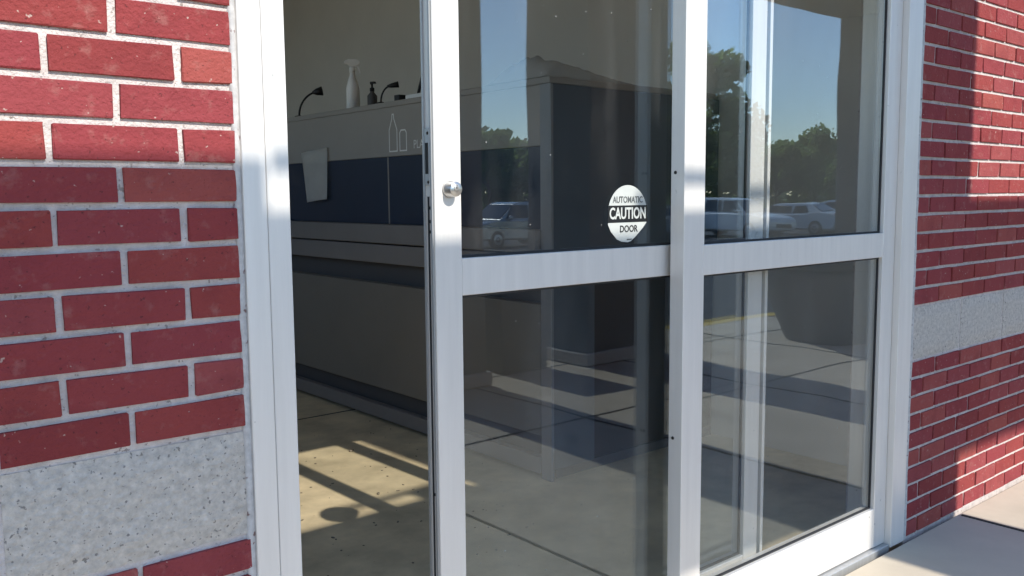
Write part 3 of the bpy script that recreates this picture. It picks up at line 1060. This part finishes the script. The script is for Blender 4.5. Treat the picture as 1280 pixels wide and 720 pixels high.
    for wx in (-1.42, 1.40):
        for s in (-1, 1):
            wl = lathe('wheel', [(0.20, -.11), (0.31, -.11), (0.335, -.07), (0.335, .07), (0.31, .11), (0.20, .11)], (wx, s * (W / 2 - .085), .335), (0, s, 0), M_TYRE, root, 24)
            lathe('rim', [(0.205, .10), (0.205, .118), (0.19, .119), (0.06, .105), (0.05, .122), (0, .122)], (wx, s * (W / 2 - .085), .335), (0, s, 0), M_RIM, wl, 16)
    root.location = (x, y, lot_z(y))
    root.rotation_euler = (math.atan(0.0), 0, rz)
    return root


DN, UP = R(-90), R(90)
car(21.6, -24.0, R(180), 'silver', 'suv', 'silver car seen side on, reflected in the gap between pillars')
car(26.4, -24.0, R(-80), 'black', 'suv', 'black car reflected behind the wide pillar')
car(29.6, -24.5, DN, 'white', 'sedan', 'white low car reflected beside the black one')
car(33.0, -25.2, DN, 'blue', 'sedan', 'dark blue low car reflected behind the sidelight post')
car(31.6, -21.2, UP, 'white', 'suv', 'tall white car reflected in the left of the sidelight')
car(35.6, -21.0, R(-100), 'white', 'sedan', 'white low car reflected in the middle of the sidelight')
car(40.2, -20.8, UP, 'silver', 'sedan', 'silver low car reflected at the right of the sidelight')
car(43.2, -21.0, DN, 'red', 'suv', 'red tall car reflected at the far right of the sidelight')

# ================================================================== TREES (mirrored in the glass)
def tree(x, y, h, w, seed, lm, label, nleaf=2600):
    rnd = random.Random(seed)
    z0 = lot_z(y)
    root = thing('tree', (x, y, z0), label, 'tree', 'trees along the far side of the lot')
    bm = bmesh.new()
    base = Vector((x, y, z0 - 0.1))
    top = base + Vector((rnd.uniform(-.3, .3), rnd.uniform(-.3, .3), h * .78))
    add_tube(bm, [base, base.lerp(top, .3) + Vector((rnd.uniform(-.15, .15), 0, 0)), base.lerp(top, .65), top], [h * .026, h * .02, h * .012, h * .004], 8)
    clumps = []
    for k in range(15):
        t = rnd.uniform(.28, .98)
        p0 = base.lerp(top, t * .85)
        a = rnd.uniform(0, 2 * math.pi)
        rr = w * (0.95 - abs(t - .5) * 1.1) * rnd.uniform(.55, 1.0)
        p2 = Vector((x + rr * math.cos(a), y + rr * math.sin(a), z0 + h * (t * .80 + .10)))
        add_tube(bm, [p0, p0.lerp(p2, .5) + Vector((0, 0, .1 * h * .3)), p2], [h * .009, h * .006, h * .002], 5)
        clumps.append((p2, w * rnd.uniform(.28, .46)))
    clumps.append((top, w * .4))
    finish('trunk', bm, M_BARK, root, smooth=True)
    vs, fs = [], []
    for k in range(nleaf):
        c, r = rnd.choice(clumps)
        d = Vector((rnd.gauss(0, 1), rnd.gauss(0, 1), rnd.gauss(0, .75)))
        d = d.normalized() * r * rnd.random() ** .45
        p = c + d
        s = rnd.uniform(.12, .26) * (h / 8) ** .5
        u = Vector((rnd.gauss(0, 1), rnd.gauss(0, 1), rnd.gauss(0, 1))).normalized()
        v = u.orthogonal().normalized()
        i = len(vs)
        vs += [p - u * s, p + v * s * .6, p + u * s, p - v * s * .6]
        fs.append((i, i + 1, i + 2, i + 3))
    me = bpy.data.meshes.new('crown')
    me.from_pydata(vs, [], fs)
    me.materials.append(lm)
    link_mesh('crown', me, root)
    return root


spots = [(38, -50, 7.0), (43, -52, 7.6), (47.5, -50, 6.6), (52, -53, 7.8), (57, -51, 7.2), (62, -50, 7.0),
         (60.0, -46, 16.0), (72, -50, 8.5), (77, -49, 7.4), (82, -48, 9.0), (88, -49, 7.6), (95, -50, 8.2), (103, -49, 7.5)]
names = ['low round tree reflected at the left edge of the pillar gap', 'medium tree reflected in the pillar gap', 'small tree reflected at the right of the pillar gap',
         'tree reflected behind the second pillar', 'bushy tree reflected behind the second pillar, farther right', 'tree reflected just left of the sidelight post',
         'tallest tree, reflected at the left edge of the sidelight', 'tree right of the tallest one in the sidelight reflection', 'low tree left of the door edge in the sidelight reflection',
         'taller tree reflected right of the sliding door edge', 'low tree reflected near the right of the sidelight', 'broad tree reflected toward the far right of the sidelight', 'rightmost tree in the sidelight reflection']
for i, ((x, y, h), nm) in enumerate(zip(spots, names)):
    tree(x, y, h, h * (.36 if h < 12 else .30), 100 + i, M_LEAF if i % 2 else M_LEAF2, nm, 5200 if h < 12 else 11000)

# far wooded edge behind the trees, one mass
rnd = random.Random(5)
vs, fs = [], []
for k in range(34000):
    x = rnd.uniform(-60, 230)
    top = 7.6 + 1.8 * noise.noise(Vector((x * .11, 2, 0))) + 0.9 * noise.noise(Vector((x * .45, 5, 0)))
    p = Vector((x, -57 + rnd.uniform(-3, 3), lot_z(-57) + top * rnd.random() ** .7))
    s = rnd.uniform(.3, .6)
    u = Vector((rnd.gauss(0, 1), rnd.gauss(0, 1), rnd.gauss(0, 1))).normalized()
    v = u.orthogonal().normalized()
    i = len(vs)
    vs += [p - u * s, p + v * s * .7, p + u * s, p - v * s * .7]
    fs.append((i, i + 1, i + 2, i + 3))
me = bpy.data.meshes.new('wooded_edge')
me.from_pydata(vs, [], fs)
me.materials.append(M_LEAF2)
wd_ = link_mesh('wooded_edge', me)
tag(wd_, 'far green wooded edge reflected beyond the parking lot', 'woods', kind='stuff')
